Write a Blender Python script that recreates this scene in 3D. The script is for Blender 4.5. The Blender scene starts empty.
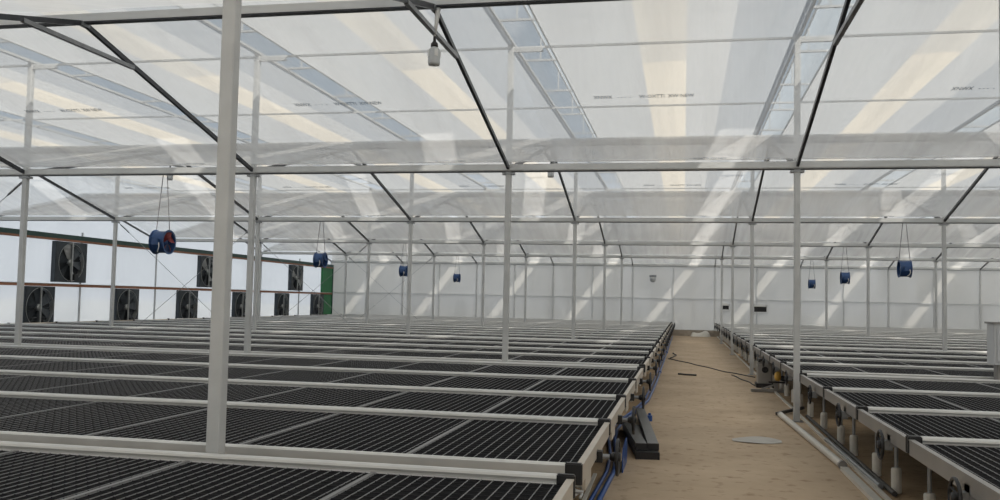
import bpy, math, random
from mathutils import Vector, Matrix
random.seed(7)
S = bpy.context.scene
C = S.collection
PI = math.pi

# ---------------------------------------------------------------- helpers
class MB:
    """collects vertices and faces for one mesh"""
    def __init__(s): s.v = []; s.f = []; s.m = []; s.mi = 0
    def add(s, vs, fs):
        b = len(s.v); s.v += [tuple(v) for v in vs]
        for f in fs: s.f.append(tuple(b + i for i in f)); s.m.append(s.mi)
    def box(s, x0, x1, y0, y1, z0, z1, c=0.0):
        if c <= 0:
            s.add([(x, y, z) for x in (x0, x1) for y in (y0, y1) for z in (z0, z1)],
                  [(0, 1, 3, 2), (4, 6, 7, 5), (0, 4, 5, 1), (2, 3, 7, 6), (0, 2, 6, 4), (1, 5, 7, 3)])
        else:  # chamfered in the xy outline
            p = [(x0+c, y0), (x1-c, y0), (x1, y0+c), (x1, y1-c), (x1-c, y1), (x0+c, y1), (x0, y1-c), (x0, y0+c)]
            s.prism(p, z0, z1)
        return s
    def prism(s, p, z0, z1, axis='z'):
        n = len(p)
        def P(a, b, t):
            return {'z': (a, b, t), 'x': (t, a, b), 'y': (a, t, b)}[axis]
        vs = [P(a, b, z0) for a, b in p] + [P(a, b, z1) for a, b in p]
        fs = [tuple(range(n))[::-1], tuple(range(n, 2*n))]
        for i in range(n): j = (i+1) % n; fs.append((i, j, n+j, n+i))
        s.add(vs, fs); return s
    def tube(s, pts, r, n=8, caps=True):
        """round bar through points; r a number or one per point"""
        pts = [Vector(p) for p in pts]
        rs = r if isinstance(r, (list, tuple)) else [r]*len(pts)
        vs = []; up = None
        for i, p in enumerate(pts):
            d = (pts[min(i+1, len(pts)-1)] - pts[max(i-1, 0)]).normalized()
            if up is None:
                a = Vector((0, 0, 1)) if abs(d.z) < .9 else Vector((1, 0, 0))
            else: a = up
            u = (a - d*a.dot(d)).normalized(); w = d.cross(u); up = u
            for k in range(n):
                t = 2*PI*k/n; vs.append(p + (u*math.cos(t) + w*math.sin(t))*rs[i])
        fs = []
        for i in range(len(pts)-1):
            for k in range(n):
                k2 = (k+1) % n; fs.append((i*n+k, i*n+k2, (i+1)*n+k2, (i+1)*n+k))
        if caps: fs.append(tuple(range(n))[::-1]); fs.append(tuple(range((len(pts)-1)*n, len(pts)*n)))
        s.add(vs, fs); return s
    def bar(s, a, b, w, h, up=(0, 0, 1)):
        """rectangular bar between two points"""
        a, b = Vector(a), Vector(b); d = (b-a).normalized(); up = Vector(up)
        u = (up - d*up.dot(d)).normalized(); r = d.cross(u)
        o = [r*(w/2)*i + u*(h/2)*j for i, j in ((-1, -1), (1, -1), (1, 1), (-1, 1))]
        s.add([a+q for q in o] + [b+q for q in o], [(3, 2, 1, 0), (4, 5, 6, 7)] + [(i, (i+1) % 4, 4+(i+1) % 4, 4+i) for i in range(4)])
        return s
    def lathe(s, prof, n=24, axis='z', o=(0, 0, 0), close=False):
        vs = []
        for r, t in prof:
            for k in range(n):
                a = 2*PI*k/n; c, q = r*math.cos(a), r*math.sin(a)
                p = {'z': (c, q, t), 'x': (t, c, q), 'y': (q, t, c)}[axis]
                vs.append((p[0]+o[0], p[1]+o[1], p[2]+o[2]))
        fs = []; m = len(prof)
        for i in range(m if close else m-1):
            j = (i+1) % m
            for k in range(n):
                k2 = (k+1) % n; fs.append((i*n+k, i*n+k2, j*n+k2, j*n+k))
        s.add(vs, fs); return s
    def quad(s, a, b, c, d): s.add([a, b, c, d], [(0, 1, 2, 3)]); return s
    def mesh(s, name, mats, smooth=False):
        me = bpy.data.meshes.new(name); me.from_pydata(s.v, [], s.f)
        for m in (mats if isinstance(mats, (list, tuple)) else [mats]): me.materials.append(m)
        me.polygons.foreach_set('material_index', s.m)
        if smooth: me.polygons.foreach_set('use_smooth', [True]*len(s.f))
        me.update(); return me

def link(name, data, parent=None, loc=(0, 0, 0), rz=0.0):
    o = bpy.data.objects.new(name, data); C.objects.link(o); o.location = loc
    if rz: o.rotation_euler.z = rz
    if parent: o.parent = parent
    return o
def tag(o, label, cat, group=None):
    o['label'] = label; o['category'] = cat
    if group: o['group'] = group
    return o
def empty(name, label, cat, loc=(0, 0, 0), group=None):
    o = link(name, None, None, loc); o.empty_display_size = .1; return tag(o, label, cat, group)
def struct(name, mb, mat, parent=None, smooth=False, loc=(0, 0, 0)):
    o = link(name, mb.mesh(name, mat, smooth) if isinstance(mb, MB) else mb, parent, loc)
    if not parent: o['kind'] = 'structure'
    return o
def sub(name, mb, mat, parent, loc=(0, 0, 0), smooth=False):
    return link(name, mb.mesh(name, mat, smooth) if isinstance(mb, MB) else mb, parent, loc)
def copy_tree(o, parent=None):
    c = o.copy(); C.objects.link(c)
    if parent: c.parent = parent
    for ch in KIDS.get(o, ()): copy_tree(ch, c)
    return c
KIDS = {}
def scan():
    KIDS.clear()
    for o in list(C.objects):
        if o.parent: KIDS.setdefault(o.parent, []).append(o)
ORD = ['first', 'second', 'third', 'fourth', 'fifth', 'sixth', 'seventh', 'eighth', 'ninth', 'tenth', 'eleventh', 'twelfth',
       'thirteenth', 'fourteenth', 'fifteenth', 'sixteenth', 'seventeenth', 'eighteenth', 'nineteenth', 'twentieth', 'twenty-first']

# ---------------------------------------------------------------- materials
def mat(name, col, rough=.5, metal=0.0, noise=0.0, scale=8.0, spec=.5, bump=0.0, stretch=(1, 1, 1)):
    m = bpy.data.materials.new(name); m.use_nodes = True; nt = m.node_tree; b = nt.nodes['Principled BSDF']
    b.inputs['Roughness'].default_value = rough; b.inputs['Metallic'].default_value = metal
    b.inputs['Specular IOR Level'].default_value = spec
    b.inputs['Base Color'].default_value = (*col, 1)
    if noise or bump:
        tc = nt.nodes.new('ShaderNodeTexCoord'); mp = nt.nodes.new('ShaderNodeMapping'); n = nt.nodes.new('ShaderNodeTexNoise')
        mp.inputs['Scale'].default_value = stretch
        nt.links.new(tc.outputs['Object'], mp.inputs['Vector']); nt.links.new(mp.outputs[0], n.inputs['Vector'])
        n.inputs['Scale'].default_value = scale; n.inputs['Detail'].default_value = 5
        if noise:
            r = nt.nodes.new('ShaderNodeValToRGB'); nt.links.new(n.outputs['Fac'], r.inputs[0])
            r.color_ramp.elements[0].position = .3; r.color_ramp.elements[1].position = .7
            r.color_ramp.elements[0].color = (*[c*(1-noise) for c in col], 1); r.color_ramp.elements[1].color = (*[min(1, c*(1+noise)) for c in col], 1)
            nt.links.new(r.outputs[0], b.inputs['Base Color'])
        if bump:
            bp = nt.nodes.new('ShaderNodeBump'); bp.inputs['Strength'].default_value = bump; bp.inputs['Distance'].default_value = .01
            nt.links.new(n.outputs['Fac'], bp.inputs['Height']); nt.links.new(bp.outputs[0], b.inputs['Normal'])
    return m

def film(name, clear, col, tl=.5, gloss=.08, var=.12, stretch=(1.6, .12, .12), rough=.12, clear_col=(1, 1, 1)):
    """thin plastic film: part clear, part milky (diffusing to both sides), with a light sheen"""
    m = bpy.data.materials.new(name); m.use_nodes = True; nt = m.node_tree; N = nt.nodes; L = nt.links
    N.remove(N['Principled BSDF']); out = N['Material Output']
    t = N.new('ShaderNodeBsdfTransparent'); t.inputs[0].default_value = (*clear_col, 1)
    d = N.new('ShaderNodeBsdfDiffuse'); d.inputs[0].default_value = (*col, 1)
    k = N.new('ShaderNodeBsdfTranslucent'); k.inputs[0].default_value = (*col, 1)
    mx = N.new('ShaderNodeMixShader'); mx.inputs[0].default_value = tl; L.new(d.outputs[0], mx.inputs[1]); L.new(k.outputs[0], mx.inputs[2])
    tc = N.new('ShaderNodeTexCoord'); mp = N.new('ShaderNodeMapping'); mp.inputs['Scale'].default_value = stretch
    ns = N.new('ShaderNodeTexNoise'); ns.inputs['Scale'].default_value = 1.6; ns.inputs['Detail'].default_value = 4; ns.inputs['Distortion'].default_value = .6
    L.new(tc.outputs['Object'], mp.inputs[0]); L.new(mp.outputs[0], ns.inputs['Vector'])
    mr = N.new('ShaderNodeMapRange'); mr.inputs['From Min'].default_value = .3; mr.inputs['From Max'].default_value = .7
    mr.inputs['To Min'].default_value = max(0, 1-clear-var); mr.inputs['To Max'].default_value = min(1, 1-clear+var)
    L.new(ns.outputs['Fac'], mr.inputs['Value'])
    m1 = N.new('ShaderNodeMixShader'); L.new(mr.outputs[0], m1.inputs[0]); L.new(t.outputs[0], m1.inputs[1]); L.new(mx.outputs[0], m1.inputs[2])
    g = N.new('ShaderNodeBsdfGlossy'); g.inputs['Roughness'].default_value = rough
    bp = N.new('ShaderNodeBump'); bp.inputs['Strength'].default_value = .08; bp.inputs['Distance'].default_value = .02
    L.new(ns.outputs['Fac'], bp.inputs['Height']); L.new(bp.outputs[0], g.inputs['Normal'])
    m2 = N.new('ShaderNodeMixShader'); m2.inputs[0].default_value = gloss
    L.new(m1.outputs[0], m2.inputs[1]); L.new(g.outputs[0], m2.inputs[2]); L.new(m2.outputs[0], out.inputs[0])
    return m

M = {}
M['film_in'] = film('inner_film', .60, (.86, .87, .885), tl=.66, gloss=.06, var=.10)
M['film_rise'] = film('inner_hazy_film', .22, (.97, .97, .97), tl=.74, gloss=.03, var=.06)
M['film_out'] = film('outer_milky_film', .05, (.60, .62, .64), tl=.46, gloss=.03, var=.04, stretch=(.9, .1, .1))
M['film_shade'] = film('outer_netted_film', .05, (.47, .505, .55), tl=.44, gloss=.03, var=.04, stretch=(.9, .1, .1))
M['film_cream'] = film('cream_film', .04, (.76, .71, .62), tl=.54, gloss=.02, var=.03, stretch=(.9, .5, .1))
M['film_pale'] = film('pale_cream_film', .05, (.67, .65, .605), tl=.50, gloss=.02, var=.03, stretch=(.9, .5, .1))
M['film_vent'] = film('vent_film', .50, (.56, .62, .67), tl=.42, gloss=.05, var=.1)
M['film_wall'] = film('wall_film', .30, (.72, .75, .78), tl=.58, gloss=.05, var=.05, stretch=(.5, .5, .3))
M['film_back'] = film('back_wall_film', .06, (.67, .655, .62), tl=.32, gloss=.03, var=.04, stretch=(.6, .6, .15))
M['white_steel'] = mat('white_galvanised_steel', (.54, .55, .55), .45, .2, .06, 6)
M['gutter'] = mat('gutter_aluminium', (.62, .63, .63), .45, .1, .05, 4)
M['dark_steel'] = mat('dark_steel', (.055, .058, .065), .4, .5, .15, 6)
M['grey_steel'] = mat('grey_steel', (.28, .29, .30), .4, .5, .1, 8)
M['alu'] = mat('aluminium', (.64, .64, .625), .32, .45, .05, 5)
M['beige'] = mat('beige_frame', (.50, .455, .395), .5, .0, .05, 5)
M['frame_grey'] = mat('grey_frame', (.30, .29, .275), .4, .3, .08, 6)
M['black'] = mat('black_plastic', (.013, .013, .015), .45)
M['tray'] = mat('black_mesh_and_shade', (.005, .005, .006), .8, 0, 0, spec=.06)
M['wire'] = mat('galvanised_wire', (.24, .24, .245), .6, .1, spec=.3)
M['wirex'] = mat('black_mesh_strand', (.022, .022, .025), .6, spec=.15)
M['seam'] = mat('tray_seam_bar', (.19, .19, .19), .4, .3)
M['pvc'] = mat('white_pvc', (.66, .63, .57), .45, 0, .05, 9)
M['blue_pipe'] = mat('blue_pipe', (.025, .085, .30), .35)
M['blue_fan'] = mat('blue_enamel', (.028, .075, .20), .38, .1, .1, 12)
M['red'] = mat('red_blade', (.22, .03, .03), .45)
M['rope'] = mat('grey_rope', (.20, .20, .21), .7)
M['white'] = mat('white_plastic', (.78, .78, .76), .4)
M['lamp'] = mat('lamp_jar', (.55, .57, .58), .25)
M['green'] = mat('green_panel', (.016, .16, .050), .5, 0, .08, 5)
M['green_dark'] = mat('dark_green_beam', (.020, .060, .050), .45, 0, .1, 5)
M['brown'] = mat('brown_rail', (.30, .13, .07), .55, 0, .15, 9)
M['fan_grey'] = mat('fan_housing', (.05, .06, .07), .5, .3, .1, 9)
M['fan_blade'] = mat('fan_blade', (.42, .43, .43), .35, .6)
M['dark'] = mat('dark_interior', (.03, .035, .04), .6)
M['kerb'] = mat('grey_brown_kerb', (.34, .30, .25), .8, 0, .15, 5)
M['cab'] = mat('pale_grey_cabinet', (.60, .61, .62), .4)
M['yellow'] = mat('yellow_knob', (.70, .42, .08), .4)
M['profile'] = mat('steel_profile', (.115, .12, .122), .42, .4, .12, 9)
M['print'] = mat('blue_print', (.17, .22, .29), .6)
M['cable'] = mat('dark_cable', (.06, .055, .05), .6)
M['paper'] = mat('pale_plastic_sheet', (.40, .37, .32), .4, 0, .06, 6)
M['concrete'] = mat('footing_concrete', (.23, .19, .145), .85, 0, .15, 7)

def ground(name, a, b, c, sc):
    m = bpy.data.materials.new(name); m.use_nodes = True; nt = m.node_tree; N = nt.nodes; L = nt.links; p = N['Principled BSDF']
    p.inputs['Roughness'].default_value = .8; p.inputs['Specular IOR Level'].default_value = .2
    tc = N.new('ShaderNodeTexCoord')
    n1 = N.new('ShaderNodeTexNoise'); n1.inputs['Scale'].default_value = sc; n1.inputs['Detail'].default_value = 8; n1.inputs['Roughness'].default_value = .65
    n2 = N.new('ShaderNodeTexNoise'); n2.inputs['Scale'].default_value = sc*9; n2.inputs['Detail'].default_value = 6
    L.new(tc.outputs['Object'], n1.inputs['Vector']); L.new(tc.outputs['Object'], n2.inputs['Vector'])
    r = N.new('ShaderNodeValToRGB'); r.color_ramp.elements[0].position = .32; r.color_ramp.elements[1].position = .68
    r.color_ramp.elements[0].color = (*a, 1); r.color_ramp.elements[1].color = (*b, 1); L.new(n1.outputs['Fac'], r.inputs[0])
    r2 = N.new('ShaderNodeValToRGB'); r2.color_ramp.elements[0].position = .26; r2.color_ramp.elements[1].position = .43
    r2.color_ramp.elements[0].color = (*c, 1); r2.color_ramp.elements[1].color = (1, 1, 1, 1); L.new(n2.outputs['Fac'], r2.inputs[0])
    mx = N.new('ShaderNodeMix'); mx.data_type = 'RGBA'; mx.blend_type = 'MULTIPLY'; mx.inputs[0].default_value = .7
    L.new(r.outputs[0], mx.inputs[6]); L.new(r2.outputs[0], mx.inputs[7]); L.new(mx.outputs[2], p.inputs['Base Color'])
    bp = N.new('ShaderNodeBump'); bp.inputs['Strength'].default_value = .3; bp.inputs['Distance'].default_value = .01
    L.new(n2.outputs['Fac'], bp.inputs['Height']); L.new(bp.outputs[0], p.inputs['Normal'])
    return m
M['aisle'] = ground('tan_earth_floor', (.43, .325, .22), (.57, .445, .315), (.42, .34, .27), .9)
M['soil'] = ground('brown_soil', (.30, .21, .125), (.48, .35, .22), (.4, .35, .3), 1.6)
M['outside'] = ground('pale_outdoor_soil', (.52, .54, .56), (.60, .62, .64), (.88, .88, .88), .2)

# ---------------------------------------------------------------- layout numbers (metres; camera over the aisle at the origin)
XL, XR = -18.5, 17.5                       # side walls
Y0, SPAN = 4.58, 8.2
GY = [Y0 + SPAN*i for i in range(-1, 6)]   # gutter / post rows: -3.62 ... 45.58
YB = GY[-1]
PX = [1.5 + 4*k for k in range(-5, 5)]     # post lines -18.5 ... 17.5
GZ = 3.41                                  # underside of the gutters
RZ = 4.50                                  # underside of the ridge bars
OZ = 5.27                                  # outer roof eaves

# ---------------------------------------------------------------- ground
f = MB(); f.box(XL, XR, GY[0], YB, -.2, -.005); struct('floor', f, M['soil'])
f = MB(); f.box(-.62, 1.60, GY[0], YB, -.19, 0); struct('floor', f, M['aisle'])
f = MB(); f.box(-140, 140, -90, 190, -.5, -.21); struct('floor', f, M['outside'])
f = MB(); f.box(1.60, 1.635, GY[0], YB-.3, -.02, .025); struct('trim_1', f, M['pvc'])

# ---------------------------------------------------------------- walls
def wall(name, quads, m):
    w = MB()
    for q in quads: w.quad(*q)
    return struct(name, w, m)
T = 5.42
wall('wall_left', [((XL, GY[0], 0), (XL, YB, 0), (XL, YB, T), (XL, GY[0], T))], M['film_wall'])
wall('wall_right', [((XR, GY[0], 0), (XR, YB, 0), (XR, YB, T), (XR, GY[0], T))], M['film_back'])
wall('wall_back', [((XL, YB+.06, 0), (XR, YB+.06, 0), (XR, YB+.06, T), (XL, YB+.06, T))], M['film_back'])
wall('wall_front', [((XL, GY[0]-.06, 0), (XR, GY[0]-.06, 0), (XR, GY[0]-.06, T), (XL, GY[0]-.06, T))], M['film_back'])
f = MB(); f.box(XL, XR, YB-.02, YB+.05, 0, .30); struct('baseboard_back', f, M['kerb'])
f = MB(); f.box(XL, XR, YB-.03, YB+.03, 1.80, 1.84); struct('trim_2', f, M['gutter'])
n = 3
for k in range(19):
    x = XL + 2*k
    f = MB(); wd = .035 if k % 2 == 0 else .022
    f.box(x-wd, x+wd, YB-.02, YB+.05, .3, 3.42); struct('trim_%d' % n, f, M['gutter']); n += 1
for k in range(13):                        # thin uprights in the left wall
    y = GY[0] + 4.1*k
    f = MB(); f.box(XL-.01, XL+.05, y-.015, y+.015, 0, 3.4); struct('trim_%d' % n, f, M['white_steel']); n += 1

# ---------------------------------------------------------------- outer roof: low gables along the house, open vent slits between them
gaps = [1.80 + 4*k for k in range(-5, 4)]
def sheet(x0, z0, x1, z1, m):
    for ya, yb, mm in (((GY[0], 14.3, M['film_pale']), (14.3, YB, m)) if m == M['film_cream'] else ((GY[0], YB, m),)):
        w = MB(); w.quad((x0, ya, z0), (x1, ya, z1), (x1, yb, z1), (x0, yb, z0)); struct('ceiling', w, mm)
lo = [XL] + [g+.25 for g in gaps]; hi = [g-.25 for g in gaps] + [XR]
for a, b in zip(lo, hi):
    full = b - a
    if full < 1.0: sheet(a, OZ, b, OZ, M['film_out']); continue
    zz = lambda t: OZ + .10*(1-abs(2*t-1))
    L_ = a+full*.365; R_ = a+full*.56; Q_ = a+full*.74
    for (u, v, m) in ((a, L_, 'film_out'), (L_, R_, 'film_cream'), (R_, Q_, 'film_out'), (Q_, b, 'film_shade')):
        zu, zv = zz((u-a)/full), zz((v-a)/full)
        if u < a+full/2 < v:
            sheet(u, zu, a+full/2, OZ+.10, M[m]); sheet(a+full/2, OZ+.10, v, zv, M[m])
        else: sheet(u, zu, v, zv, M[m])
def side_word(x):
    k = round((x-1.5)/4)
    if k < 0: return '%s line left of the aisle' % ORD[-k-1]
    return '%s line right of the aisle' % ORD[k]
for g in gaps:
    t = empty('roof_vent', 'long roof vent slit with white bars above post line, %s' % side_word(g-.3), 'roof vent', (g, GY[0], OZ), 'roof vent slits')
    Lh = YB-GY[0]
    YC = 14.4                              # up to here an added cover keeps the sun out of the slit
    w = MB(); w.quad((-.25, 0, .0), (.25, 0, .0), (.25, YC, .0), (-.25, YC, .0)); sub('added_sun_cover', w, M['film_out'], t)
    w = MB(); w.quad((.25, YC, 0), (.25, Lh, 0), (-.02, Lh, .40), (-.02, YC, .40)); w.add([(.25, YC, 0), (-.02, YC, .40), (-.25, YC, 0)], [(0, 1, 2)]); sub('vent_flap', w, M['film_vent'], t)
    w = MB(); w.box(-.04, -.01, YC, Lh, .395, .42); sub('flap_bar', w, M['white_steel'], t)
    w = MB(); w.box(-.27, -.245, 0, Lh, -.01, .03); w.box(.245, .265, 0, Lh, -.01, .02); sub('gutter_rail', w, M['white_steel'], t)
    cb = MB(); cb.box(-.27, .265, -.02, .02, .02, .05); cbm = cb.mesh('cross_bar', M['white_steel'])
    st = MB(); st.box(-.035, -.015, -.012, .012, .04, .395); stm = st.mesh('strut', M['white_steel'])
    for k in range(24):
        y = 1.0+2.05*k
        if y > Lh: break
        if y < YC: continue
        sub('cross_bar', cbm, None, t, (0, y, 0)); sub('strut', stm, None, t, (0, y, 0))
for i in range(3, 13):
    y = GY[0] + 4.1*i
    w = MB(); w.bar((XL, y, 5.225), (XR, y, 5.225), .028, .03)
    tag(link('roof_beam', w.mesh('roof_beam', M['gutter'])), 'thin grey beam under the outer roof, crossing above the films, %s from the camera' % ORD[i-3], 'beam')

# ---------------------------------------------------------------- inner film tents
SL = (RZ-GZ)/4.1
def slope_film(ya, za, yb, zb, m):
    w = MB(); nx, ny = 54, 8
    for j in range(ny+1):
        for i in range(nx+1):
            s, t = i/nx, j/ny
            x = XL + (XR-XL)*s
            sag = -.035*math.sin(PI*((x-1.5)/4 % 1))*math.sin(PI*t) + .012*math.sin(x*5.1+j)*math.sin(PI*t)
            w.v.append((x, ya+(yb-ya)*t, za+(zb-za)*t+.05+sag))
    for j in range(ny):
        for i in range(nx):
            a = j*(nx+1)+i; w.f.append((a, a+1, a+nx+2, a+nx+1)); w.m.append(0)
    return struct('ceiling', w, m, smooth=True)
def text_mesh(body, size):
    cu = bpy.data.curves.new('printed_text', 'FONT'); cu.body = body; cu.size = size; cu.extrude = .0008; cu.resolution_u = 2
    tmp = bpy.data.objects.new('printed_text', cu); C.objects.link(tmp)
    dg = bpy.context.evaluated_depsgraph_get(); me = bpy.data.meshes.new_from_object(tmp.evaluated_get(dg))
    bpy.data.objects.remove(tmp); me.materials.clear(); me.materials.append(M['print']); return me
TXT = text_mesh('XNWX   - - -  -     W-OXTTI  XW NEW', .115)
TX2 = text_mesh('W-OXTTI XW NEW', .085)
for i in range(len(GY)-1):
    ya, yb = GY[i], GY[i+1]; ym = (ya+yb)/2
    slope_film(ya+.045, GZ+.09, ym, RZ+.09, M['film_rise'])
    fl = slope_film(ym, RZ+.09, yb-.045, GZ+.09, M['film_in'])
    if i in (1, 2):
        for x in PX[1:-1]:
            for me, yt, dx in ((TXT, ym+2.12, 1.55), (TX2, yb-.22, (3.0 if x < -6 else 2.6))):
                xx = x+dx+random.uniform(-.15, .15)
                zt = GZ+.09+(yb-yt)*SL+.05-.085
                o = link('printed_text', me, fl); a = math.atan(SL)
                ex = Vector((1, 0, 0)); ey = Vector((0, -math.cos(a), math.sin(a))); ez = ex.cross(ey)
                o.matrix_world = Matrix(((ex.x*.6, ey.x, ez.x, xx), (ex.y, ey.y, ez.y, yt), (ex.z, ey.z, ez.z, zt), (0, 0, 0, 1)))

# gutter beams across the house
ROWN = ['behind the camera', 'in the front row', 'in the second row', 'in the third row', 'in the fourth row', 'in the fifth row', 'at the back wall']
for i, y in enumerate(GY):
    w = MB()
    w.prism([(y-.06, GZ+.10), (y-.06, GZ+.015), (y-.05, GZ), (y+.05, GZ), (y+.06, GZ+.015), (y+.06, GZ+.10), (y+.04, GZ+.10), (y+.035, GZ+.03), (y-.035, GZ+.03), (y-.04, GZ+.10)], XL, XR, 'x')
    gb = empty('gutter_beam', 'pale grey gutter beam spanning the house over the posts %s' % ROWN[i], 'beam', (0, 0, 0))
    sub('channel', w, M['gutter'], gb)
    w = MB(); w.box(XL, XR, y-.045, y+.045, GZ-.008, GZ); sub('underside_shade', w, M['dark_steel'], gb)  # dark strip paints in the shade under the gutter
# ridge bars
for i in range(1, 6):
    y = GY[i]+4.1
    rb = empty('ridge_bar', 'grey ridge bar along the top of the %s film tent from the camera' % ORD[i-1], 'beam')
    w = MB(); w.box(XL, XR, y-.05, y+.05, RZ, RZ+.085); sub('bar', w, M['gutter'], rb)
    w = MB(); w.box(XL, XR, y-.045, y+.045, RZ-.014, RZ); sub('underside_shade', w, M['dark_steel'], rb)  # shaded underside of the ridge put in as a dark strip

# trusses: two rafters and a collar
def rafter_mb(s):
    w = MB(); w.bar((0, s*4.05, GZ+.05-RZ), (0, s*.03, -.015), .038, .055); return w
rm = [rafter_mb(s).mesh('rafter', M['dark_steel']) for s in (-1, 1)]
cm = MB().bar((0, -.93, -.262), (0, .93, -.262), .045, .045).mesh('collar_tie', M['grey_steel'])
gm = MB(); gm.box(-.03, .03, -.07, .07, -.045, .0); gus = gm.mesh('ridge_bracket', M['grey_steel'])
for i in range(1, 6):
    for x in PX:
        t = empty('roof_truss', 'dark steel rafter pair, %s, %s tent from camera' % (side_word(x), ORD[i-1]), 'roof truss', (x, GY[i]+4.1, RZ), 'roof trusses')
        link('rafter', rm[0], t); link('rafter', rm[1], t); link('collar_tie', cm, t); link('ridge_bracket', gus, t)

# posts
pm = MB(); h = .04
pm.prism([(-h+.006, -h), (h-.006, -h), (h, -h+.006), (h, h-.006), (h-.006, h), (-h+.006, h), (-h, h-.006), (-h, -h+.006)], 0, OZ)
pmesh = pm.mesh('shaft', M['white_steel'])
arm = MB(); arm.box(-.02, .47, -.025, .025, OZ-.11, OZ-.05); armm = arm.mesh('top_arm', M['white_steel'])
bpl = MB(); bpl.box(-.08, .08, -.08, .08, 0, .012); bplm = bpl.mesh('base_plate', M['grey_steel'])
brk = MB(); brk.box(-.09, .09, -.05, .05, GZ-.05, GZ-.018); brkm = brk.mesh('gutter_bracket', M['grey_steel'])
for i in range(1, 6):
    for x in PX:
        if x in (XL, XR): continue
        y = GY[i]; xx = x
        if i == 1: y += .09; xx = x*1.018
        t = empty('steel_post', 'white square steel post %s, %s' % (ROWN[i], side_word(x)), 'post', (xx, y, 0), 'white posts in rows')
        link('shaft', pmesh, t); link('top_arm', armm, t); link('base_plate', bplm, t); link('gutter_bracket', brkm, t)

# cross bracing cables between the third and fourth post lines
for i in range(2, 6):
    if i > 5: break
    y = GY[i]
    for s in (0, 1):
        a, b = ((-14.45, 3.36), (-10.55, .14)) if s == 0 else ((-10.55, 3.36), (-14.45, .14))
        yy = y + (.05 if s else .062)
        t = empty('brace_cable', 'thin steel brace cable falling to the %s between left posts %s' % ('right' if s == 0 else 'left', ROWN[i]), 'cable', (a[0], yy, a[1]), 'crossed brace cables')
        A = Vector((0, 0, 0)); B = Vector((b[0]-a[0], 0, b[1]-a[1])); d = B.normalized()
        w = MB(); w.tube([A, B], .006, 6); sub('cable', w, M['grey_steel'], t)
        w = MB(); w.tube([A+d*.05, A+d*.10, A+d*.38, A+d*.42], [.008, .018, .018, .008], 8); sub('turnbuckle', w, M['grey_steel'], t)

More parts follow.
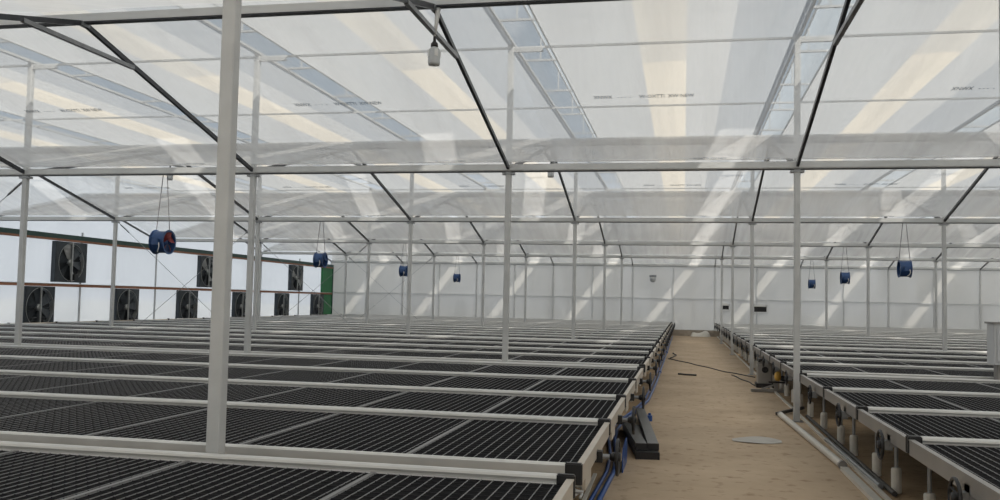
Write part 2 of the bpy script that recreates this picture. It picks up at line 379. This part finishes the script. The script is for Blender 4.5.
# ---------------------------------------------------------------- benches
ZT = .675                                  # top of the long rails
LEDGE = [(.29, 2.22), (2.22, 4.05), (4.05, 5.98), (5.98, 8.04)]
CELLX, CELLY, PITCH = .062, .083, 1.06
BW = 1.0
def make_bench(name, label, L, W, sgn, wheel=True):
    """sgn +1: aisle end at x=0 and the bench runs to +x; -1: runs to -x (built mirrored)"""
    t = empty(name, label, 'bench')
    def X(mb):                              # mirror a mesh built towards +x
        if sgn < 0:
            mb.v = [(-a, b, c) for a, b, c in mb.v]; mb.f = [q[::-1] for q in mb.f]
        return mb
    key = (round(W, 3), sgn)
    if key not in CACHE:
        D = {}
        for nm, mir in (('r0', False), ('r1', True)):
            p = [(0, .575), (.0, ZT-.014), (.006, ZT-.004), (.016, ZT), (.030, ZT-.002), (.038, ZT-.010), (.040, ZT-.022), (.034, ZT-.036), (.034, .630), (.052, .622), (.052, .575)]
            if mir: p = [(W-a, b) for a, b in p][::-1]
            D[nm] = X(MB().prism(p, .085, L-.085, 'x')).mesh('side_rail', M['alu'])
        # mesh tray; shade below the black mesh is put in as a black sheet
        w = MB(); w.mi = 0; w.box(.03, L-.03, .052, W-.052, .588, .628)
        w.mi = 1; nx = int((L-.06)/CELLX)
        for i in range(1, nx+1):
            x = .03+i*CELLX; w.box(x-.0021, x+.0021, .052, W-.052, .628, .6315)
        w.mi = 3
        for j in range(1, int((W-.1)/CELLY)+1):
            y = .05+j*CELLY; w.box(.03, L-.03, y-.0020, y+.0020, .628, .631)
        w.mi = 2; k = 1
        while k*PITCH < L-.3:
            x = k*PITCH-.02; w.box(x-.013, x+.013, .052, W-.052, .620, .634); k += 1
        D['tray'] = X(w).mesh('mesh_tray', [M['tray'], M['wire'], M['seam'], M['wirex']])
        em = M['beige'] if sgn < 0 else M['frame_grey']
        def endp(x0, x1):
            q = MB(); q.box(x0, x1, .035, W-.035, .552, .648); q.box(min(x0, x1)-.004, max(x0, x1)+.004, .035, W-.035, .648, .656)
            return q
        q = MB(); q.box(.004, .022, .30, .62, .475, .556); D['br'] = X(q).mesh('bracket', em)
        q = MB(); q.box(.004, .022, 1.25, 1.36, .475, .556); D['br2'] = X(q).mesh('bracket', em)
        D['e0'] = X(endp(0, .03)).mesh('end_frame', em); D['e1'] = X(endp(L-.03, L)).mesh('end_frame', em)
        def cap(x0, x1, y0, y1):
            q = MB(); q.box(x0, x1, y0, y1, .562, ZT-.006, .008); q.box(x0+.006, x1-.006, y0+.006, y1-.006, ZT-.006, ZT+.001); return q
        D['c'] = [X(cap(*q)).mesh('corner_cap', M['black']) for q in ((-.008, .085, .0, .040), (-.008, .085, W-.040, W), (L-.085, L+.008, .0, .040), (L-.085, L+.008, W-.040, W))]
        # cross beam under the bench that carries the bed on its legs
        q = MB(); ya_, yb_ = (.325, W-.525) if sgn < 0 else (.48, W-.30)
        q.box(.18, L-.18, ya_-.025, ya_+.025, .53, .588); D['b0'] = X(q).mesh('bearer', M['frame_grey'])
        q = MB(); q.box(.18, L-.18, yb_-.025, yb_+.025, .53, .588); D['b1'] = X(q).mesh('bearer', M['frame_grey'])
        q = MB(); q.tube([(0, 0, 0), (0, 0, .53)], .016, 8); D['leg'] = q.mesh('leg', M['grey_steel'])
        q = MB(); q.lathe([(.0, .205), (.018, .21), (.036, .205), (.042, .19), (.042, 0), (0, 0)], 14); D['foot'] = q.mesh('foot_sleeve', M['pvc'])
        q = MB(); q.box(-.028, .028, -.028, .028, 0, .53); D['sq'] = q.mesh('leg', M['beige'])
        # handwheel, its axle and bearing
        R, wx, wz = .108, -.13, .56
        if sgn > 0: R, wx, wz = .102, -.06, .525
        wy = W/2 if sgn < 0 else W*.32
        q = MB()
        pr = [(R+.011*math.cos(a), .011*math.sin(a)) for a in [2*PI*k/8 for k in range(8)]]
        q.lathe(pr, 24, 'x', (wx, wy, wz), close=True)
        for k in range(3):
            a = 2*PI*k/3+.5
            q.tube([(wx+.02, wy, wz), (wx, wy+R*math.cos(a), wz+R*math.sin(a))], .008, 6)
        D['wheel'] = X(q).mesh('handwheel', M['black'], True)
        q = MB(); q.lathe([(0, wx-.02), (.026, wx-.02), (.03, wx-.01), (.03, wx+.03), (.02, wx+.05), (0, wx+.05)], 14, 'x', (0, wy, wz)); D['hub'] = X(q).mesh('hub', M['black'], True)
        q = MB(); q.tube([(wx+.04, wy, wz), (L*.35, wy, wz)], .017, 8); D['axle'] = X(q).mesh('axle', M['grey_steel'])
        q = MB(); q.box(-.035, .02, wy-.035, wy+.035, wz-.035, wz+.035); q.box(.0, .05, wy-.05, wy+.05, min(wz, .54)-.01, .60); D['bearing'] = X(q).mesh('bearing_block', M['black'] if sgn < 0 else M['grey_steel'])
        CACHE[key] = D
    D = CACHE[key]
    link('side_rail', D['r0'], t); link('side_rail', D['r1'], t); link('mesh_tray', D['tray'], t)
    link('end_frame', D['e0'], t); link('end_frame', D['e1'], t)
    for c in D['c']: link('corner_cap', c, t)
    link('bearer', D['b0'], t); link('bearer', D['b1'], t)
    for lx in (.255 if sgn > 0 else .40, 4.2, 8.2, 12.2, L-.25):
        for ly in ((.325, W-.525) if sgn < 0 else (.48, W-.30)):
            if sgn > 0:
                lg = link('leg', D['leg'], t, (sgn*lx, ly, 0)); link('foot_sleeve', D['foot'], lg)
            else: link('leg', D['sq'], t, (sgn*lx, ly, 0))
    if sgn < 0: link('bracket', D['br'], t); link('bracket', D['br2'], t)
    link('axle', D['axle'], t); link('bearing_block', D['bearing'], t)
    wl = link('handwheel', D['wheel'], t); link('hub', D['hub'], wl)
    return t
CACHE = {}
idx = 0
for i in range(0, 6):
    for (a, b) in LEDGE:
        ya = GY[i]+a; yb = GY[i]+b
        if i == 0 and a < 5: continue
        if i == 0: yb = 4.585
        if yb > YB-.05 or i == 6: continue
        if i == 5: pass
        W = (b-a if i else yb-ya)-.004
        t = make_bench('rolling_bench', 'long rolling bench with black mesh tray, %s row from the camera, left of the aisle' % ORD[idx], 17.3, W, -1)
        t.location = (-.53, ya, 0)
        t['group'] = 'rolling benches left of the aisle'
        t = make_bench('rolling_bench', 'long rolling bench with black mesh tray, %s row from the camera, right of the aisle' % ORD[idx], 15.6, W, 1)
        t.location = (1.505, ya-.15, 0)
        t['group'] = 'rolling benches right of the aisle'
        idx += 1

# ---------------------------------------------------------------- hanging blue drum fans
def make_fan(label, x, y, z, red=False):
    t = empty('hanging_fan', label, 'fan', (x, y, z), 'blue drum fans hung from the gutters')
    if not FAN:
        R, L = .17, .12
        q = MB(); q.lathe([(R+.022, -L), (R+.022, -L+.012), (R+.002, -L+.018), (R, 0), (R+.002, L-.018), (R+.022, L-.012), (R+.022, L), (R-.006, L), (R-.008, -L)], 32, 'x', close=True); FAN['drum'] = q.mesh('drum', M['blue_fan'], False)
        q = MB(); q.lathe([(0, -.09), (.045, -.09), (.055, -.08), (.055, .05), (.04, .07), (0, .075)], 18, 'x'); FAN['motor'] = q.mesh('motor', M['blue_fan'], True)
        for k in range(5):
            q = MB(); a0 = 2*PI*k/5; vs = []; n = 5
            for j in range(n):
                r = .05+(R-.065)*j/(n-1); tw = .9-.5*j/(n-1)
                for s in (-1, 1):
                    wd = (.035+.03*j/(n-1))*s
                    p = (wd*math.sin(tw)+.085, wd*math.cos(tw), r)
                    vs.append((p[0], p[1]*math.cos(a0)-p[2]*math.sin(a0), p[1]*math.sin(a0)+p[2]*math.cos(a0)))
            vs2 = [(v[0]+.004, v[1], v[2]) for v in vs]; m_ = len(vs)
            fs = [(2*j, 2*j+1, 2*j+3, 2*j+2) for j in range(n-1)]; fs += [tuple(m_+i_ for i_ in f_[::-1]) for f_ in fs]
            q.add(vs+vs2, fs); FAN['b%d' % k] = q.mesh('blade', M['blue_fan'])
        q = MB()
        for a in (0.6, 2.7, 4.7): q.tube([(-.03, .05*math.cos(a), .05*math.sin(a)), (-.03, (R-.005)*math.cos(a), (R-.005)*math.sin(a))], .007, 6)
        FAN['spider'] = q.mesh('motor_bracket', M['blue_fan'])
        q = MB(); q.box(-.05, .05, -R-.05, -R+.004, -.05, .04, .006); FAN['box'] = q.mesh('terminal_box', M['blue_fan'])
    for k in ('drum', 'motor', 'spider', 'box'): link({'spider': 'motor_bracket', 'box': 'terminal_box'}.get(k, k), FAN[k], t)
    for k in range(5):
        me = FAN['b%d' % k]
        if red: me = me.copy(); me.materials[0] = M['red']
        bl = link('blade', me, t)
        if red: bl['label'] = 'dull red fan blade'
    top = GZ-.01-z
    for s in (-1, 1):
        q = MB(); q.tube([(s*.112, 0, .188), (s*.035, .0, top)], .007, 6); sub('rope', q, M['rope'], t)
    q = MB(); q.tube([(.06, -.20, -.02), (.075, -.215, -.08), (.05, -.2, -.14), (.02, -.16, -.16)], .008, 6); sub('white_tube', q, M['white'], t)  # short curved white tube at the side of the drum
FAN = {}
make_fan('blue drum fan with red blades hanging over the near left benches', -8.0, 12.78, 2.345, True)
make_fan('blue drum fan hanging left beside the green wall panel', -8.8, 20.98, 2.45)
make_fan('small blue drum fan hanging left of the second post from the aisle', -9.24, 29.18, 2.47)
make_fan('smallest blue drum fan left of the aisle, nearest the middle', -9.47, 37.38, 2.47)
make_fan('blue drum fan at far right, largest of the three right of the aisle', 4.70, 20.98, 2.41)
make_fan('blue drum fan right of the aisle, middle one of three', 4.83, 29.18, 2.45)
make_fan('smallest blue drum fan right of the aisle, nearest its right-hand post', 4.95, 37.38, 2.45)

# ---------------------------------------------------------------- lamps hung from the ridges
def make_lamp(label, x, y):
    t = empty('hanging_lamp', label, 'lamp', (x, y, RZ-.02), 'jar lamps on the ridge bars')
    q = MB(); q.tube([(.03, 0, .0), (.02, 0, -.1), (.0, 0, -.30)], [.028, .024, .012], 10); sub('stem', q, M['white'], t, smooth=True)
    q = MB(); q.lathe([(0, -.28), (.014, -.29), (.016, -.34), (.036, -.365), (.038, -.395), (0, -.40)], 16); sub('socket', q, M['black'], t, smooth=True)
    q = MB(); q.lathe([(.03, -.40), (.052, -.42), (.058, -.44), (.062, -.56), (.055, -.585), (.0, -.595)], 20); j = sub('jar', q, M['lamp'], t, smooth=True)
    q = MB()
    for k in range(4):
        a = PI/2*k+.6; c, s_ = math.cos(a), math.sin(a)
        q.bar((c*.060, s_*.060, -.43), (c*.062, s_*.062, -.5), .035, .006, (c, s_, 0))
    sub('window_strip', q, M['white'], j)
make_lamp('jar lamp with black socket hanging from the nearest ridge bar', -2.49, 8.68)
make_lamp('jar lamp just under the gutter beam right of the middle post', -2.49, 16.88)
make_lamp('jar lamp just under the gutter beam beside the near left fan', -10.46, 16.88)

# ---------------------------------------------------------------- left wall: beam, rail, green panel and exhaust fans
bm_ = empty('wall_beam', 'long dark green beam with brown underside along the left wall', 'beam', (XL, 0, 3.1))
q = MB(); q.box(.03, .15, 14, YB-.02, .03, .17); sub('beam', q, M['green_dark'], bm_)
q = MB(); q.box(.03, .17, 14, YB-.05, -.03, .03); sub('brown_strip', q, M['brown'], bm_)  # brown strip along the lower side of the beam
rl = empty('wall_rail', 'long reddish brown rail along the left wall between fan rows', 'rail', (XL, 0, 1.7))
q = MB(); q.box(.03, .14, 14, YB-.05, -.01, .07); sub('rail', q, M['brown'], rl)
q = MB(); q.box(.03, .15, 14, YB-.05, .07, .085); sub('cap_strip', q, M['white_steel'], rl)
gp = empty('wall_panel', 'tall green wall panel in the far left corner', 'panel', (XL, YB-.7, 0))
q = MB(); q.box(.02, .12, -.70, .66, 0, 3.08); sub('panel', q, M['green'], gp)
q = MB(); q.box(.02, .15, .60, .68, 0, 3.16); q.box(.02, .16, -.72, .68, 3.08, 3.16); sub('edge_frame', q, M['green_dark'], gp)
def make_exhaust(label, y0, y1, z0, z1, tilt):
    cy, cz = (y0+y1)/2, (z0+z1)/2; w_, h_ = (y1-y0)/2, (z1-z0)/2; R = min(w_, h_)*.93
    t = empty('exhaust_fan', label, 'fan', (XL+.03, cy-.2, cz), 'exhaust fans in the left wall')
    q = MB(); n = 32                        # front plate with a round opening
    vs = []; fs = []
    for k in range(n):
        a = 2*PI*k/n; c, s_ = math.cos(a), math.sin(a); m_ = max(abs(c), abs(s_))
        vs += [(.14, R*c, R*s_), (.14, w_*c/m_, h_*s_/m_)]
    for k in range(n): k2 = (k+1) % n; fs.append((2*k, 2*k2, 2*k2+1, 2*k+1))
    q.add(vs, fs)
    q.box(.0, .14, -w_, -w_+.02, -h_, h_); q.box(.0, .14, w_-.02, w_, -h_, h_); q.box(.0, .14, -w_, w_, h_-.02, h_); q.box(.0, .14, -w_, w_, -h_, -h_+.02)
    hs = sub('housing', q, M['fan_grey'], t)
    q = MB(); q.lathe([(R, .0), (R, .15), (R+.012, .15), (R+.012, .14)], n, 'x'); sub('intake_ring', q, M['fan_blade'], hs)
    q = MB(); nsl = 12
    for k in range(nsl):
        z = -h_+.02+(2*h_-.04)*k/nsl; q.add([(.0, -w_+.02, z), (.0, w_-.02, z), (.03, w_-.02, z+(2*h_-.04)/nsl), (.03, -w_+.02, z+(2*h_-.04)/nsl)], [(0, 1, 2, 3)])
    sub('shutter', q, M['dark'], t)
    for k in range(6):
        a0 = 2*PI*k/6+tilt; q = MB(); vs = []; n2 = 4
        for j in range(n2):
            r = .09+(R-.12)*j/(n2-1); wd = .07+.10*j/(n2-1); tw = .75-.35*j/(n2-1)
            for s in (-1, 1):
                p = (.08+wd*s*math.sin(tw)*.45, wd*s*math.cos(tw), r)
                vs.append((p[0], p[1]*math.cos(a0)-p[2]*math.sin(a0), p[1]*math.sin(a0)+p[2]*math.cos(a0)))
        m_ = len(vs); fs = [(2*j, 2*j+1, 2*j+3, 2*j+2) for j in range(n2-1)]; fs += [tuple(m_+i_ for i_ in f_[::-1]) for f_ in fs]
        q.add(vs+[(v[0]+.005, v[1], v[2]) for v in vs], fs); sub('blade', q, M['fan_blade'] if k % 3 == 0 and z0 > 1 else M['fan_grey'], t)
    q = MB(); q.lathe([(0, .04), (.1, .04), (.1, .13), (.07, .15), (0, .155)], 18, 'x'); sub('hub', q, M['fan_blade'], t)
    q = MB(); q.box(.15, .18, -.025, .025, -h_+.02, h_-.02); sub('support_bar', q, M['fan_blade'], t)
    q = MB(); q.box(.06, .16, .15, .36, -h_+.05, -h_+.25, .02); sub('motor', q, M['dark'], t)
for k, (a, b) in enumerate(((23.9, 25.34), (32.15, 33.4), (40.4, 41.8))):
    make_exhaust('square grey exhaust fan in the upper wall row, %s' % ['the nearest one', 'second one', 'farthest, by the green panel'][k], a, b, 1.83, 3.05, .3+.4*k)
for k, (a, b) in enumerate(((22.72, 23.95), (26.95, 28.2), (30.75, 32.05), (35.0, 36.25), (39.0, 40.3), (43.1, 44.5))):
    make_exhaust('square grey exhaust fan in the lower row, %s from the left along the wall' % ORD[k], a, b, .46, 1.68, .1+.5*k)

# ---------------------------------------------------------------- things on the back wall
def vent(label, x0, x1, z0, z1):
    t = empty('wall_vent', label, 'vent', ((x0+x1)/2, YB-.02, (z0+z1)/2))
    w_, h_ = (x1-x0)/2, (z1-z0)/2
    q = MB(); q.box(-w_, w_, -.06, 0, -h_, -h_+.04); q.box(-w_, w_, -.06, 0, h_-.09, h_); q.box(-w_, -w_+.03, -.06, 0, -h_, h_); q.box(w_-.03, w_, -.06, 0, -h_, h_); sub('frame', q, M['white'], t)
    q = MB(); q.box(-w_+.03, w_-.03, -.03, 0, -h_+.04, h_-.09)
    for k in range(4):
        z = -h_+.06+(2*h_-.16)*k/4; q.bar((-w_+.03, -.035, z), (w_-.03, -.035, z), .02, .01)
    sub('louvre', q, M['black'], t)
vent('smaller black louvred vent with white frame on the back wall', 1.82, 2.20, 1.30, 1.62)
vent('wider black louvred vent with white frame on the back wall', 3.33, 3.97, 1.22, 1.60)
t = empty('wall_light', 'small pale jar shaped light fixed high on the back wall', 'light', (-1.50, YB-.03, 2.8))
q = MB(); q.box(-.17, .17, -.06, 0, .06, .17); sub('bracket', q, M['grey_steel'], t)
q = MB(); q.lathe([(.14, .06), (.15, 0), (.13, -.12), (.07, -.18), (0, -.19)], 16, 'z', (0, -.15, 0)); sub('jar', q, M['lamp'], t, smooth=True)
# crumpled sheet at the foot of the back wall
q = MB(); nx, ny = 14, 8
for j in range(ny+1):
    for i in range(nx+1):
        u, v = i/nx, j/ny
        x = .35+.95*u; zz_ = .34*math.sin(PI*v)**.6*(.75+.25*math.sin(7*u+2)) ; yy = YB-.75+.62*v+.03*math.sin(9*u+5*v)
        q.v.append((x, yy, max(.004, zz_*(math.sin(PI*u)**.35 if 0 < u < 1 else 0))))
for j in range(ny):
    for i in range(nx): a = j*(nx+1)+i; q.f.append((a, a+1, a+nx+2, a+nx+1)); q.m.append(0)
tag(link('plastic_bundle', q.mesh('plastic_bundle', M['pvc'], True)), 'pale crumpled plastic bundle at the far end of the aisle', 'bundle')

# ---------------------------------------------------------------- along the aisle
t = empty('blue_pipe', 'long bright blue pipe lying on the floor beside the left benches', 'pipe', (-.50, 0, 0))
q = MB(); q.tube([(-.15, 5.6, .021), (-.10, 8.3, .021), (-.14, 9.2, .021), (-.235, 10.2, .021), (-.27, 11, .021), (-.25, 11.8, .021), (-.15, 12.8, .021), (-.03, 14.5, .021), (0, 18, .021), (0, 30, .021), (0, 44, .021)], .021, 10); sub('pipe', q, M['blue_pipe'], t, smooth=True)
for y in (20.5, 29):
    q = MB(); q.tube([(0, y, .021), (0, y+.16, .021)], .035, 12); sub('coupling', q, M['blue_pipe'], t)
t = empty('blue_pipe', 'second blue pipe on the floor, on the bench side of the first', 'pipe', (-.565, 0, 0))
q = MB(); q.tube([(-.15, 5.6, .016), (-.10, 8.3, .016), (-.14, 9.2, .016), (-.235, 10.2, .016), (-.27, 11, .016), (-.25, 11.8, .016), (-.15, 12.8, .016), (-.03, 14.5, .016), (0, 18, .016), (0, 30, .016), (0, 40, .016)], .016, 10); sub('pipe', q, M['blue_pipe'], t, smooth=True)
for y in (25,):
    q = MB(); q.tube([(0, y, .016), (0, y+.14, .016)], .031, 12); sub('coupling', q, M['blue_pipe'], t)
q = MB(); q.box(-.46, -.39, 12.1, 12.24, 0, .07, .01); q.tube([(-.425, 12.17, .07), (-.425, 12.17, .10)], .018, 8)
tag(link('pipe_fitting', q.mesh('pipe_fitting', M['blue_pipe'])), 'small blue pipe fitting on the floor past the steel profiles', 'fitting')
q = MB(); q.prism([(8.35, .0), (8.95, .0), (9.0, .14), (8.92, .24), (8.45, .21), (8.37, .15)], -.535, -.525, 'x')
tag(link('blue_sheet', q.mesh('blue_sheet', M['blue_pipe'])), 'upright blue plastic sheet beside the left bench wheels', 'sheet')
def profile(label, a, b, z0, w_, h_):
    d = Vector((b[0]-a[0], b[1]-a[1], 0)); L_ = d.length
    t = empty('steel_profile', label, 'profile', (a[0], a[1], z0)); t.rotation_euler.z = math.atan2(-d.x, d.y)
    q = MB(); q.box(-w_/2, w_/2, 0.02, L_, h_-.006, h_, 0); q.box(-w_/2, -w_/2+.006, 0.02, L_, .0, h_-.006); q.box(w_/2-.006, w_/2, 0.02, L_, 0, h_-.006); q.box(-w_/2, -w_/2+.03, .02, L_, 0, .006); q.box(w_/2-.03, w_/2, .02, L_, 0, .006)
    sub('channel', q, M['profile'], t)
    q = MB(); q.box(-w_/2-.003, w_/2+.003, -.01, .025, 0, h_+.003, .004); sub('end_cap', q, M['black'], t)
profile('dark grey steel profile at the bottom of the short floor stack', (-.335, 9.15), (-.60, 11.2), .0, .23, .066)
profile('dark grey steel profile on top of the floor stack, left one', (-.400, 9.25), (-.65, 11.0), .071, .11, .066)
profile('longest dark grey steel profile on top of the floor stack, right one', (-.285, 9.28), (-.56, 12.4), .071, .11, .066)
# white cable coil near the first bench corner
q = MB(); pts = []
for k in range(40):
    a = k*.42; r = .09+.03*math.sin(k*.7)
    pts.append((-.86+r*math.cos(a), 7.05+1.3*r*math.sin(a), .03+.002*k+.02*abs(math.sin(k*1.3))))
q.tube(pts, .012, 6); tag(link('cable_coil', q.mesh('cable_coil', M['white'], True)), 'loose white cable coil on the ground under the left bench corner', 'cable')
q = MB(); q.bar((-.735, 7.0, .02), (-.715, 7.7, .10), .03, .012); tag(link('white_strip', q.mesh('white_strip', M['pvc'])), 'short white plastic strip leaning by the blue pipe', 'strip')
# pale plastic sheet on the floor
q = MB(); nx, ny = 12, 5
for j in range(ny+1):
    for i in range(nx+1):
        u, v = i/nx, j/ny; wd = .06+.30*math.sin(PI*min(1, u*.9+.06))
        q.v.append((.56+.54*u, 10.75+.08*math.sin(3*u)+(v-.5)*wd*1.5, .004+.008*(1+math.sin(6*u+3*v))*(.3+.7*u)))
for j in range(ny):
    for i in range(nx): a = j*(nx+1)+i; q.f.append((a, a+1, a+nx+2, a+nx+1)); q.m.append(0)
tag(link('plastic_sheet', q.mesh('plastic_sheet', M['paper'], True)), 'pale scrap of plastic sheet lying mid aisle', 'sheet')
# cables across the aisle
def floor_cable(label, pts, r=.012):
    q = MB(); P = []
    for k in range(len(pts)-1):
        a, b = pts[k], pts[k+1]
        for s in range(6):
            t_ = s/6; P.append((a[0]+(b[0]-a[0])*t_+.02*math.sin(k*6+s), a[1]+(b[1]-a[1])*t_, r+.001))
    P.append((*pts[-1], r+.001)); q.tube(P, r, 6)
    tag(link('floor_cable', q.mesh('floor_cable', M['cable'], True)), label, 'cable')
floor_cable('long dark cable lying slantwise across the aisle', [(-.40, 25.9), (.0, 24.8), (.42, 23.4), (.95, 21.6), (1.52, 20.2)])
floor_cable('short thick dark cable piece mid aisle left of centre', [(-.10, 20.3), (.1, 20.15), (.29, 20.1)], .02)
floor_cable('dark cable curving along the right edge of the aisle', [(1.05, 20.6), (1.25, 19.2), (1.38, 18.1), (1.5, 17.7)])
floor_cable('dark cable lying close to the left pipes far up the aisle', [(-.35, 26.2), (-.2, 27.5), (-.3, 29)], .018)

# white pipe, strip and dark bar on the right edge
def lying(name, label, cat, a, b, r, m, cap=None):
    t = empty(name, label, cat, (a[0], a[1], 0)); A = Vector((0, 0, r)); B = Vector((b[0]-a[0], b[1]-a[1], r))
    q = MB(); q.tube([A, B], r, 12); sub('pipe', q, m, t, smooth=False)
    d = (B-A).normalized()
    if cap:
        q = MB(); q.tube([A-d*.012, A+d*.03], r*1.12, 12); sub('end_cap', q, cap, t)
        q = MB(); q.tube([B-d*.03, B+d*.012], r*1.12, 12); sub('end_cap', q, cap, t)
lying('white_pipe', 'thick white pipe lying at the right aisle edge by the post', 'pipe', (1.335, 13.2), (1.50, 9.2), .038, M['pvc'], M['frame_grey'])
q = MB(); q.bar((1.50, 9.12, .02), (1.52, 5.8, .02), .07, .035); tag(link('flat_strip', q.mesh('flat_strip', M['pvc'])), 'flat pale strip on the floor, continuing the white pipe forward', 'strip')
lying('dark_pipe', 'thin dark pipe on the ground beside the thick white pipe', 'pipe', (1.70, 13.3), (1.71, 8.0), .022, M['cable'])
lying('grey_pipe', 'thin grey pipe lying slantwise under the near right bench', 'pipe', (1.62, 11.0), (1.66, 8.3), .025, M['grey_steel'])
q = MB(); q.bar((1.30, 13.35, .03), (1.75, 14.1, .05), .04, .04); tag(link('timber_batten', q.mesh('timber_batten', M['cable'])), 'short dark batten lying crosswise behind the near right post', 'batten')

# machine, its stand, yellow tool
t = empty('motor_unit', 'grey motor unit with black base beside the right aisle posts', 'machine', (1.53, 18.0, 0))
q = MB(); q.box(-.14, .12, -.18, .18, .08, .44, .02); q.box(-.12, .10, -.15, .15, .44, .47); sub('housing', q, M['frame_grey'], t)
q = MB(); q.box(-.17, .15, -.22, .22, 0, .08, .02); sub('base', q, M['black'], t)
q = MB(); q.lathe([(0, -.205), (.05, -.205), (.06, -.19), (.06, -.17), (0, -.17)], 14, 'y', (-.01, 0, .34)); sub('dial', q, M['black'], t)
q = MB(); q.box(-.12, .10, -.2, .2, .50, .54); q.box(-.12, -.08, -.02, .02, .46, .50); q.box(.06, .10, -.02, .02, .46, .50); sub('handle', q, M['black'], t)
t = empty('floor_stand', 'grey metal stand with flat foot and upright on the aisle edge', 'stand', (1.50, 16.9, 0))
q = MB(); q.bar((-.30, -.02, .03), (.30, .05, .03), .09, .05); sub('foot', q, M['frame_grey'], t)
q = MB(); q.box(.10, .17, -.03, .04, .05, .17); q.bar((.13, 0, .15), (-.12, .02, .05), .03, .03); sub('upright', q, M['frame_grey'], t)
q = MB(); q.box(.0, .30, -.03, .03, .17, .20); sub('top_bar', q, M['black'], t)
t = empty('hand_tool', 'black power tool with yellow gear head resting on the metal stand', 'tool', (1.66, 16.9, .20))
q = MB(); q.lathe([(0, -.10), (.05, -.09), (.075, -.03), (.07, .06), (.04, .10), (0, .11)], 16, 'z', (0, 0, .11)); q.v = [(a*.8, b*.8, c*.8) for a, b, c in q.v]; sub('gear_head', q, M['yellow'], t, smooth=True)
q = MB(); q.tube([(.04, .02, .06), (.16, .06, .05), (.30, .1, .05)], [.045, .05, .04], 12); sub('body', q, M['black'], t, smooth=True)

# control cabinet on its pedestal, right edge
t = empty('control_cabinet', 'pale grey cabinet on a pedestal among the right benches', 'cabinet', (4.20, 12.76, 0))
q = MB(); q.box(-.31, .31, -.14, .14, .85, 1.37, .01); sub('body', q, M['cab'], t)
q = MB(); q.box(-.33, .33, -.16, .16, 1.37, 1.395); sub('lid', q, M['frame_grey'], t)
q = MB(); q.box(-.27, .27, -.155, -.14, .89, 1.33); d_ = sub('door', q, M['cab'], t)
q = MB(); q.box(.2, .225, -.175, -.155, 1.05, 1.15); sub('handle', q, M['black'], d_)
q = MB(); q.box(-.25, .25, -.07, .07, 0, .85); sub('pedestal', q, M['frame_grey'], t)

# ---------------------------------------------------------------- light
W = bpy.data.worlds.new('sky'); S.world = W; W.use_nodes = True; nt = W.node_tree; bg = nt.nodes['Background']
tc = nt.nodes.new('ShaderNodeTexCoord'); sx = nt.nodes.new('ShaderNodeSeparateXYZ'); nt.links.new(tc.outputs['Generated'], sx.inputs[0])
r = nt.nodes.new('ShaderNodeValToRGB'); nt.links.new(sx.outputs['Z'], r.inputs[0])
e = r.color_ramp.elements; e[0].position = 0; e[0].color = (.95, 1.0, 1.06, 1); e[1].position = .75; e[1].color = (.20, .26, .33, 1)
for p_, c_ in ((.07, (.90, .96, 1.03)), (.15, (.30, .36, .42)), (.40, (.19, .25, .31))):
    k_ = e.new(p_); k_.color = (*c_, 1)
ns = nt.nodes.new('ShaderNodeTexNoise'); ns.inputs['Scale'].default_value = 2.2; ns.inputs['Detail'].default_value = 6; nt.links.new(tc.outputs['Generated'], ns.inputs['Vector'])
cr = nt.nodes.new('ShaderNodeValToRGB'); nt.links.new(ns.outputs['Fac'], cr.inputs[0]); cr.color_ramp.elements[0].position = .56; cr.color_ramp.elements[1].position = .70
mx = nt.nodes.new('ShaderNodeMix'); mx.data_type = 'RGBA'; nt.links.new(cr.outputs[0], mx.inputs[0]); nt.links.new(r.outputs[0], mx.inputs[6]); mx.inputs[7].default_value = (.75, .78, .80, 1)
nt.links.new(mx.outputs[2], bg.inputs[0]); bg.inputs[1].default_value = 1.15
sl = bpy.data.lights.new('sun', 'SUN'); sl.energy = 9.2; sl.angle = math.radians(1.4); sl.color = (1, .94, .84)
so = link('sun', sl); dv = Vector((.757, -.68, 1.0)).normalized()
so.rotation_euler = dv.to_track_quat('Z', 'Y').to_euler()

# ---------------------------------------------------------------- camera
F, yaw, pit, rol = 903.57, .2012, .0562, .0206
cy, sy = math.cos(yaw), math.sin(yaw)
fw = Vector((-sy, cy, 0)); ri = Vector((cy, sy, 0)); up = Vector((0, 0, 1))
f2 = fw*math.cos(pit)+up*math.sin(pit); u2 = -fw*math.sin(pit)+up*math.cos(pit)
r2 = ri*math.cos(rol)+u2*math.sin(rol); u3 = -ri*math.sin(rol)+u2*math.cos(rol)
cd = bpy.data.cameras.new('camera'); cd.sensor_fit = 'HORIZONTAL'; cd.sensor_width = 36; cd.lens = F/1000*36; cd.clip_start = .05; cd.clip_end = 500
co = link('camera', cd)
co.matrix_world = Matrix(((r2.x, u3.x, -f2.x, 0), (r2.y, u3.y, -f2.y, 0), (r2.z, u3.z, -f2.z, 1.535), (0, 0, 0, 1)))
S.camera = co

S.view_settings.view_transform = 'Standard'; S.view_settings.look = 'None'; S.view_settings.gamma = 1; S.view_settings.use_curve_mapping = False
S.view_settings.exposure = 0.08
cy_ = S.cycles; cy_.use_denoising = True; cy_.max_bounces = 14; cy_.diffuse_bounces = 5; cy_.transmission_bounces = 8; cy_.transparent_max_bounces = 40; cy_.glossy_bounces = 3
cy_.sample_clamp_indirect = 6; cy_.caustics_reflective = False; cy_.caustics_refractive = False
